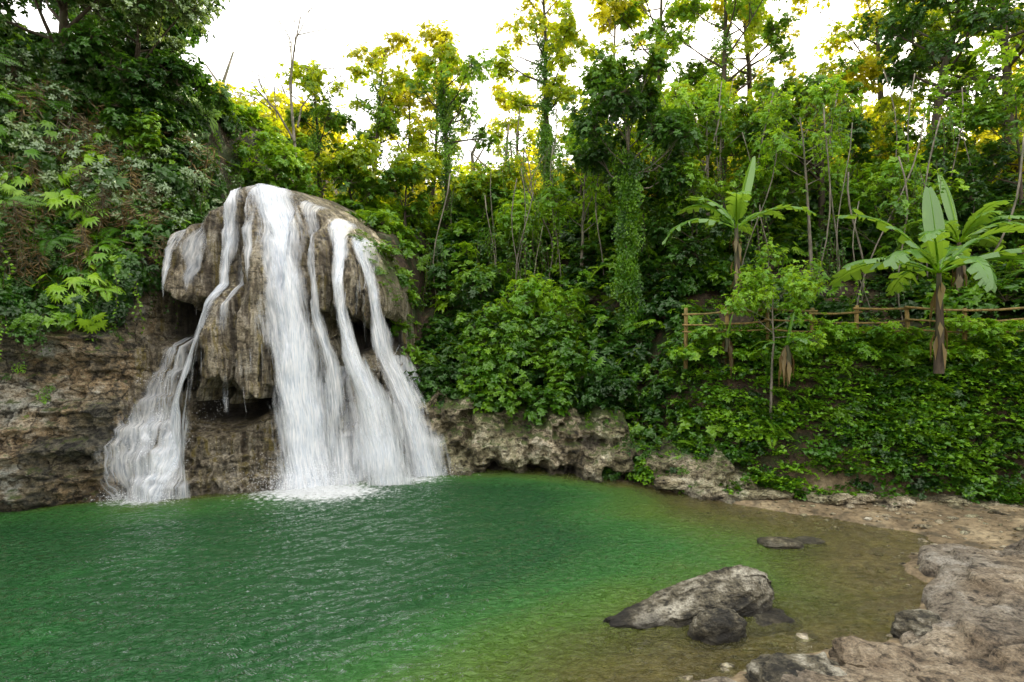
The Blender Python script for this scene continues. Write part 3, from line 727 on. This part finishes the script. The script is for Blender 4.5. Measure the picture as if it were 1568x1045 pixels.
tree('overhanging_tree', -11.7, 17.4, 3.8, 1.9, ('t_dark', 't_silver'), .16, (1.3, -1.3), limbs=15, per=5, crown_from=.2, zb=9.5)
tree('overhanging_tree', -13.2, 16.6, 5.0, 2.3, ('t_dark', 't_silver'), .18, (.9, -1.2), limbs=15, per=5, crown_from=.2, zb=10.5)
tree('overhanging_tree', -12.1, 19.2, 5.6, 2.0, ('t_dark', 't_silver'), .18, (1.1, -.8), limbs=15, per=4, crown_from=.3)
tree(RT, -14.6, 19.5, 7, 2.5, 't_dark', .2, (0, 0), limbs=14, crown_from=.3, per=4)
tree(RT, -16.8, 18, 6, 2.5, DG, .2, (0, 0), limbs=14, crown_from=.3, per=4)
US = [(-8.8, 21.5, 2.2, 1.1, GB), (-6.5, 23.5, 2.3, 1.1, GL), (-4.6, 24.5, 2.5, 1.2, GL), (-1.2, 25.5, 2.8, 1.3, GL), (.2, 23.5, 2.6, 1.2, GB), (3.0, 25, 3.4, 1.3, GL), (5.6, 24.5, 3.8, 1.5, GL),
      (7.0, 26, 4.6, 1.6, GL), (8.9, 23.5, 4.3, 1.7, GB), (10.6, 24.5, 4.4, 1.8, GL), (13.2, 24.5, 4.2, 1.9, LY), (14.6, 19.8, 4.2, 1.7, DG), (16.6, 18.4, 4.6, 1.9, GB), (12.6, 19.0, 3.3, 1.4, GB),
      (15.5, 25.5, 4.8, 2.0, LY), (19.5, 24, 6, 2.4, GL), (6.2, 19.8, 2.8, 1.2, DG), (1.3, 20.0, 2.6, 1.2, GB), (-.9, 21.5, 2.5, 1.2, DG), (9.2, 20.8, 3.2, 1.4, GB), (20.5, 19, 6, 2.4, GL), (11.0, 30.5, 5.5, 2.2, LY)]
for (x, y, H, cr, kd) in US:
    tree(RT, x, y, H*R.uniform(.95, 1.1), cr, kd, .07, (R.normal(0, .2), 0), limbs=11, per=2, tw=1.1, crown_from=.25)
e = empty('bare_tree', (-7.6, 22, 8.5)); b = MB()
def twiggy(b, p, d, l, r, lev):
    p = np.array(p, float); d = np.array(d, float); d /= np.linalg.norm(d)
    q1 = p+d*l*.5+R.normal(0, .04*l, 3); q2 = p+d*l+R.normal(0, .05*l, 3)
    b.tube([p, q1, q2], [r, r*.75, r*.5], 5)
    if lev > 0:
        for k in range(3):
            s = p+(q2-p)*R.uniform(.4, 1); twiggy(b, s, d+R.normal(0, .45, 3), l*R.uniform(.4, .65), r*.5, lev-1)
twiggy(b, (0, 0, 0), (-.25, 0, 1), 5.0, .09, 3); twiggy(b, (-.8, 0, 3.2), (-.9, 0, 1.1), 2.6, .05, 3)
b.obj('trunk_and_limbs', [M_barkg], True, parent=e)
# lianas
b = MB(); Q = []
for i in range(60):
    x = R.uniform(-3, 17); y = y0(x)+R.uniform(4, 9.5); z = float(Zt(np.array([x]), np.array([y]))[0]); h = R.uniform(3, 7)
    t = np.linspace(0, 1, 9); pts = np.stack([x+.25*np.sin(t*5+i)+R.normal(0, .6)*t, y+.1*np.cos(t*4), z-.1+h*t], 1)
    b.tube(pts, [R.uniform(.012, .03)]*9, 5)
    for k in range(R.integers(0, 3)): Q.append(pts[R.integers(3, 9)])
b.obj('hanging_lianas', [M_barkg], True)
scatter('hanging_lianas_leaves', 'strand', Q, np.stack([R.normal(0, .06, len(Q)), R.normal(0, .06, len(Q)), R.uniform(0, 6, len(Q))], 1), R.uniform(.8, 1.5, len(Q)))

# ------------------------------------------------------------------ distant forest
n = 160; x = R.uniform(-45, 55, n); y = R.uniform(31, 52, n)
z = Zt(x, y); Pa = []; Pb = []
for i, (xi, yi, zi) in enumerate(zip(x, y, z)):
    k = 9; hh = R.uniform(2.4, 5.2)+(2. if abs(xi-24) < 10 else 0)
    if -18 < xi < 6: hh *= .65
    (Pb if i % 2 else Pa).append(R.normal(0, 1, (k, 3))*[1.2, 1.2, .2*hh]+[xi, yi, zi+hh*.6])
Pa = np.concatenate(Pa); scatter('distant_forest', 't_lime', Pa, None, R.uniform(1.6, 2.6, len(Pa)))
Pb = np.concatenate(Pb); scatter('distant_forest', 't_yellow', Pb, None, R.uniform(1.6, 2.6, len(Pb)))
tk = MB()
for i in range(70):
    xi = R.uniform(-25, 30); yi = R.uniform(27, 40); zi = float(Zt(np.array([xi]), np.array([yi]))[0])
    tk.tube([(xi, yi, zi-.3), (xi+R.normal(0, .3), yi, zi+3), (xi+R.normal(0, .6), yi, zi+4.5)], [.11, .08, .04], 5)
tk.obj('distant_tree_trunks', [M_barkg], True)

# ------------------------------------------------------------------ hillside undergrowth
def mound(x, y): return 1.5*np.clip(fbm(x*.75, y*.75, 0, 2, 301)+.15, 0, 1)
def hill(name, kind, n, xr, sr, scl, lift=.15, mask=None, mnd=0.):
    x = R.uniform(*xr, n); s = R.uniform(*sr, n); y = y0(x)+s
    keep = np.ones(n, bool)
    if mask is not None: keep = mask(x, s)
    x, y = x[keep], y[keep]; z = Zt(x, y)+lift*R.uniform(0, 1, len(x))+mnd*mound(x, y)*R.uniform(.3, 1, len(x))
    scatter(name, kind, np.stack([x, y, z], 1), None, R.uniform(*scl, len(x)))
notpath = lambda x, s: ~((x > 4.3) & (s > 1.2) & (s < 3.2)) & ~((x > 5.5) & (x < 13) & (s > 3.2) & (s < 7) & (vn(x*.45, s*.5, 0, 7)+.4*vn(x*2, s*2, 0, 8) < .0))
def patch(sd, th): return lambda x, s: notpath(x, s) & (vn(x*.5, s*.5, 0, sd)+.35*vn(x*2, s*2, 0, sd+1) > th)
hill('undergrowth_dark', 'dark', 1300, (-3.2, 17), (1.3, 14), (.7, 1.35), .3, notpath, .7)
hill('undergrowth', 'green', 1200, (-3.2, 17), (1.3, 14), (.5, 1.2), .4, patch(310, -.25), 1.)
hill('undergrowth_bright', 'bright', 800, (-3.0, 17), (1.4, 16), (.35, .95), .7, patch(330, .0), 1.25)
hill('fern_bank', 'fern', 430, (-3.0, 16), (1.4, 9), (.5, 1.1), .4, patch(340, -.1), 1.1)
hill('plateau_shrubs', 'green', 380, (-16, -2.5), (4.6, 14), (.6, 1.2), .3)
hill('plateau_shrubs_bright', 'bright', 230, (-16, -2.5), (5.2, 16), (.6, 1.2), .6)
hill('ridge_shrubs', 't_lime', 230, (-14, 22), (10, 18), (.8, 1.4), 1.6)
hill('ridge_shrubs_sunlit', 't_yellow', 260, (-14, 22), (11, 19), (.8, 1.4), 2.4)  # sunlit look is carried by the yellow leaf colour
hill('big_leaf_plants', 'big', 110, (-2, 14), (1.6, 9), (.6, 1.15), .5, notpath, 1.1)
hill('bank_creepers', 'vine', 1300, (3.6, 17), (.05, 1.9), (.6, 1.1), .2, None, .25)
hill('bank_creepers_leafy', 'green', 420, (4.0, 16), (.2, 1.8), (.25, .6), .2, lambda x, s: vn(x*.7, s, 0, 61) > -.15, .4)
hill('bank_creepers_dark', 'dark', 300, (4.4, 16), (.05, 1.5), (.3, .7), .2, lambda x, s: vn(x*.7, s, 0, 62) > -.1, .3)
hill('bank_creepers_bright', 'bright', 220, (4.2, 16), (.6, 1.8), (.2, .5), .2, lambda x, s: vn(x*.9, s, 0, 63) > -.05, .4)
hill('bank_ferns', 'fern', 120, (3.6, 15), (.5, 1.8), (.3, .65), .2, None, .3)
hill('bank_end_shrubs', 'green', 170, (2.4, 5.6), (.4, 3.2), (.4, .8), .5, None, .3)
hill('bank_end_shrubs_dark', 'dark', 140, (2.4, 5.4), (.3, 3.2), (.4, .9), .3, None, .3)
hill('slope_ground_cover', 'vine', 420, (4.5, 17), (2.0, 8), (.3, .8), .05, lambda x, s: vn(x*.6, s*.6, 0, 17) > -.2)
hill('slope_ground_cover_dark', 'dark', 220, (4.5, 17), (3, 8), (.25, .55), .05)
def on_face(name, kind, n, xr, zr, scl, off=.05, mask=None, up=.35, drop=False):
    x = R.uniform(*xr, n); z = zr[0]+(zr[1](x)-zr[0])*R.uniform(0, 1, n) if callable(zr[1]) else R.uniform(*zr, n)
    if mask is not None:
        k = mask(x, z); x, z = x[k], z[k]
    e = .15; Y = Yw(x, z, False); gx = (Yw(x+e, z, False)-Yw(x-e, z, False))/(2*e); gz = (Yw(x, z+e, False)-Yw(x, z-e, False))/(2*e)
    nr = np.stack([gx, -np.ones(len(x)), np.clip(gz, -.3, 2)+up], 1); nr /= np.linalg.norm(nr, axis=1, keepdims=True)
    if drop: rot = np.stack([R.normal(0, .08, len(x)), R.normal(0, .08, len(x)), R.uniform(0, 6.28, len(x))], 1)
    else: rot = rot_to(nr+R.normal(0, .2, nr.shape))
    lump = .7*np.clip(fbm(x*.8, 0, z*.8, 2, 350)+.1, 0, 1)*(z > 4)
    scatter(name, kind, np.stack([x, Y, z], 1)+nr*(off+lump*R.uniform(.3, 1, len(x)))[:, None], rot, R.uniform(*scl, len(x)))
edge = lambda x, z: z > np.interp(x, [-19, -13, -11.5, -10.6, -10.0, -9.4], [3.8, 4.2, 4.2, 4.9, 5.7, 6.9])+.8*vn(x*1.3, z, 0, 3)
TL = (-18.5, -9.4)
zt1 = (3.2, lambda x: ztop(x)+.6)
on_face('cliff_vines', 'vine', 1000, TL, zt1, (.5, 1.0), .08, edge)
on_face('cliff_shrubs', 'dark', 850, TL, zt1, (.45, .95), .15, edge)
on_face('cliff_shrubs_green', 'green', 330, TL, zt1, (.4, .8), .2, edge)
on_face('cliff_shrubs_silver', 't_silver', 320, TL, (7.0, lambda x: ztop(x)+.6), (.5, .95), .35, edge)
on_face('cliff_ferns', 'fern', 260, (-18, -10.3), zt1, (.5, 1.0), .2, edge, up=.9)
on_face('cliff_big_leaves', 'big', 60, (-18, -10.8), (4.5, 9.5), (.7, 1.2), .35, edge, up=1.)
on_face('hanging_vines', 'strand', 260, TL, zt1, (.6, 1.2), .4, edge, drop=True)
on_face('hanging_dry_fronds', 'dry', 150, (-17, -10.2), (5.5, 11.), (.6, 1.3), .65, edge, drop=True)
on_face('ledge_creepers', 'vine', 340, (-2.6, 6.5), (.5, 2.3), (.25, .55), .03, lambda x, z: (z > ztop(x)-.55+.7*vn(x*1.2, 0, 0, 44)))
on_face('cliff_foot_moss_plants', 'vine', 80, (-16, -10), (1.5, 4.2), (.15, .4), .02, lambda x, z: vn(x*.8, z*.8, 0, 9) > .1)
x = R.uniform(-1.6, 2.2, 190); z = R.uniform(1.7, 4.8, 190)
scatter('draping_shrubs', 'green', np.stack([x, y0(x)+.30+.33*(z-1.7)+.3*np.abs(x)/1.5, z], 1), None, R.uniform(.4, .85, 190))
x = R.uniform(-3.4, 3.5, 220)
scatter('draping_dark_shrubs', 'dark', np.stack([x, y0(x)+R.uniform(.8, 2.0, 220), 1.8+R.uniform(0, 1.2, 220)], 1), None, R.uniform(.4, .8, 220))
n = 130; x = R.uniform(-11.2, -9.3, n); s = R.uniform(2.2, 4.8, n)
scatter('lip_shrubs', 'dark', np.stack([x, y0(x)+s, np.minimum(ztop(x), 10.5)+R.uniform(-.6, .5, n)], 1), None, R.uniform(.5, 1., n))
x = R.uniform(-10.8, -9.2, 80)
scatter('lip_shrubs_green', 'green', np.stack([x, y0(x)+R.uniform(1.6, 3.4, 80), np.minimum(ztop(x), 10)-R.uniform(-.4, 1.0, 80)], 1), None, R.uniform(.3, .75, 80))
x = R.uniform(-4.9, -3.5, 60)
z = ztop(x)+R.uniform(-.25, .2, 60)
scatter('shoulder_moss_plants', 'vine', np.stack([x, Yw(x, z, False)-.02, z], 1), None, R.uniform(.2, .5, 60))
n = 150; x = R.uniform(-4.6, -2.6, n); s = R.uniform(2.2, 4.6, n)
scatter('shoulder_shrubs', 'green', np.stack([x, y0(x)+s, np.clip(ztop(x), 2.2, 6.5)*R.uniform(.5, 1.05, n)+.3], 1), None, R.uniform(.4, .9, n))

# ------------------------------------------------------------------ banana plants
def banana(x, y, zb, H, n, L, name='banana_plant', seed=0, az0=0.):
    rg = np.random.default_rng(seed); e = empty(name, (x, y, zb))
    b = MB(); b.tube([(0, 0, 0), (.03, 0, H*.5), (.0, 0, H)], [.12, .09, .05], 10)
    for k in range(16):
        a = rg.uniform(0, 6.28); z = rg.uniform(.3, .95)*H
        b.leaves([[.08*math.cos(a), .08*math.sin(a), z]], [[.25*math.cos(a), .25*math.sin(a), -1]], [[math.cos(a), math.sin(a), .1]], rg.uniform(.4, .9), .06, 1)
    b.obj('pseudostem', [M_bark, M_dry], True, parent=e)
    b = MB(); seg = 30
    for i in range(n):
        az = az0+i*2.4+rg.normal(0, .2); el = rg.uniform(.3, 1.15) if i else 1.45; l = L*rg.uniform(.75, 1.1)
        if i == 0: l *= .9
        h = np.array([math.cos(az), math.sin(az), 0]); p = np.array([0, 0, H*.95]); ang = el; pts = [p.copy()]
        dr = rg.uniform(1.0, 2.0) if i else .25
        for k in range(seg):
            p = p+l/seg*(h*math.cos(ang)+np.array([0, 0, math.sin(ang)])); ang -= dr/seg*(.4+1.2*k/seg); pts.append(p.copy())
        pts = np.array(pts); b.tube(pts[::3], np.linspace(.028, .005, len(pts[::3])), 5, 1)
        side = np.array([-h[1], h[0], 0]); W = l*(.135 if i else .12)
        for sg in (-1, 1):
            dip = rg.uniform(-.55, .1); k = 4
            while k < seg:
                run = rg.integers(1, 5) if i else seg; k2 = min(seg, k+run); dd = dip+rg.normal(0, .2)
                V = []
                for q in range(k, k2+1):
                    t = (q-4)/(seg-4); w = W*(math.sin(math.pi*min(1, .12+t*.88))**.6)
                    up = np.cross(pts[min(q+1, seg)]-pts[q-1], side); up /= np.linalg.norm(up)+1e-9
                    if up[2] < 0: up = -up
                    fw = (pts[min(q+1, seg)]-pts[q-1])*.6
                    V += [pts[q], pts[q]+sg*side*w*.5+up*w*(.12+dd*.3)+fw, pts[q]+sg*side*w*.95+up*w*dd+fw*2*(1 if q < k2 else .5)]
                F = []
                for q in range(k2-k):
                    a0 = q*3; F += [(a0, a0+1, a0+4, a0+3), (a0+1, a0+2, a0+5, a0+4)]
                b.add(V, F, 0); k = k2
    b.obj('leaves', [M_ban, M_leafb], False, parent=e)
banana(10.5, 14.0, 3.2, 2.6, 12, 2.8, seed=3, az0=1.2)
banana(6.7, 17.0, 4.6, 2.9, 10, 2.2, seed=5)
banana(6.9, 14.3, 3.4, .5, 5, .9, seed=7)
banana(5.9, 15.6, 3.7, .4, 4, .8, seed=9)
banana(13.2, 16.8, 4.8, 2.2, 10, 2.2, seed=11, az0=2)

# ------------------------------------------------------------------ fence
e = empty('wooden_fence', (0, 0, 0)); b = MB(); px = [5.0, 6.0, 7.0, 8.1, 9.2, 10.4, 11.7, 13.0]
pz = []
for x in px:
    y = float(y0(x))+1.55; z = 4.03+.04*math.sin(x*2); pz.append((x, y, z))
    b.tube([(x, y, z-.8), (x+.01, y, z+.4), (x+R.normal(0, .02), y, z+.9+R.uniform(-.05, .05))], [.06, .055, .05], 8)
b.obj('posts', [M_wood], True, parent=e); b = MB()
for (a, c) in zip(pz[:-1], pz[1:]):
    for hgt, r in ((.78, .032), (.5, .027), (.25, .025)):
        A = np.array(a)+[-.12, -.07, hgt+R.normal(0, .03)]; Bq = np.array(c)+[.12, -.07, hgt+R.normal(0, .03)]
        b.tube([A, (A+Bq)/2+[0, 0, -.03], Bq], [r, r*.95, r*.9], 7)
b.obj('rails', [M_wood], True, parent=e)
x = R.uniform(4.6, 16, 200); s = R.uniform(1.0, 1.75, 200)
scatter('fence_line_plants', 'bright', np.stack([x, y0(x)+s, 3.6+R.uniform(0, .85, 200)*((vn(x*1.1, 0, 0, 5) > -.1) | (x > 11))], 1), None, R.uniform(.25, .55, 200))

# ------------------------------------------------------------------ leaf litter and pebbles on the shore
n = 900; x = R.uniform(4, 13, n); y = R.uniform(6, 14, n); k = (pool_sd(x, y) < -.05) & (y < y0(x)+.2) & (y > 10.3); x, y = x[k], y[k]
b = MB(); b.leaves(np.stack([x, y, Zt(x, y)+.015], 1), rdir(len(x), -.1, .1), rdir(len(x), .8, 1), R.uniform(.04, .1, len(x)), .018)
n = 900; x = R.uniform(5, 16, n); s = R.uniform(3, 8, n); y = y0(x)+s
b.leaves(np.stack([x, y, Zt(x, y)+.04], 1), rdir(n, -.1, .1), rdir(n, .6, 1), R.uniform(.1, .25, n), .04)
b.obj('fallen_leaves', [M_dry])
SV, SF = ICO[2]
n = 900; x = R.uniform(2, 12, n); y = R.uniform(5.5, 14, n); sdp = pool_sd(x, y); k = (sdp < .8) & (y < y0(x)+.1); x, y = x[k], y[k]; zz = Zt(x, y)
b = MB()
for xi, yi, zi in zip(x, y, zz):
    s = R.uniform(.015, .05)*R.choice([1, 1, 1, 2]); b.add(SV*(1+.2*R.normal(0, 1, (len(SV), 1)))*[s*1.3, s, s*.6]+[xi, yi, zi], SF)
o = b.obj('pebbles', [M_ledge], True); set_attr(o, 'moss', np.zeros(len(o.data.vertices))); set_attr(o, 'cav', np.zeros(len(o.data.vertices)))

# ------------------------------------------------------------------ light, sky, camera
SE, SAZ = math.radians(36), math.radians(30)     # sun behind the trees, right of straight ahead
w = bpy.data.worlds.new('World'); scene.world = w; w.use_nodes = True
nt = w.node_tree; nt.nodes.clear()
sky = nt.nodes.new('ShaderNodeTexSky'); sky.sky_type = 'NISHITA'; sky.sun_disc = False
sky.sun_elevation = SE; sky.sun_rotation = SAZ; sky.dust_density = 4; sky.air_density = 1.2
mx = nt.nodes.new('ShaderNodeMix'); mx.data_type = 'RGBA'; mx.inputs[0].default_value = .72
mx.inputs[7].default_value = (24.0, 23.2, 21.8, 1)
bg = nt.nodes.new('ShaderNodeBackground'); bg.inputs[1].default_value = .15
ow = nt.nodes.new('ShaderNodeOutputWorld')
nt.links.new(sky.outputs[0], mx.inputs[6]); nt.links.new(mx.outputs[2], bg.inputs[0]); nt.links.new(bg.outputs[0], ow.inputs[0])
sl = bpy.data.lights.new('sun', 'SUN'); sl.energy = 5; sl.angle = math.radians(.6); sl.color = (1, .89, .62)
so = bpy.data.objects.new('sun', sl); scene.collection.objects.link(so)
sdv = Vector((math.sin(SAZ)*math.cos(SE), math.cos(SAZ)*math.cos(SE), math.sin(SE)))
so.rotation_euler = sdv.to_track_quat('Z', 'Y').to_euler(); so.location = sdv*60
cam = bpy.data.cameras.new('camera'); cam.lens = 20; cam.sensor_width = 36; cam.clip_end = 800; cam.clip_start = .05
co = bpy.data.objects.new('camera', cam); co.location = (0, 0, 4); co.rotation_euler = (math.radians(90), 0, 0)
scene.collection.objects.link(co); scene.camera = co
scene.view_settings.view_transform = 'Standard'; scene.view_settings.look = 'None'; scene.view_settings.exposure = 0
print('instances', sum(NINST.values()), NINST)
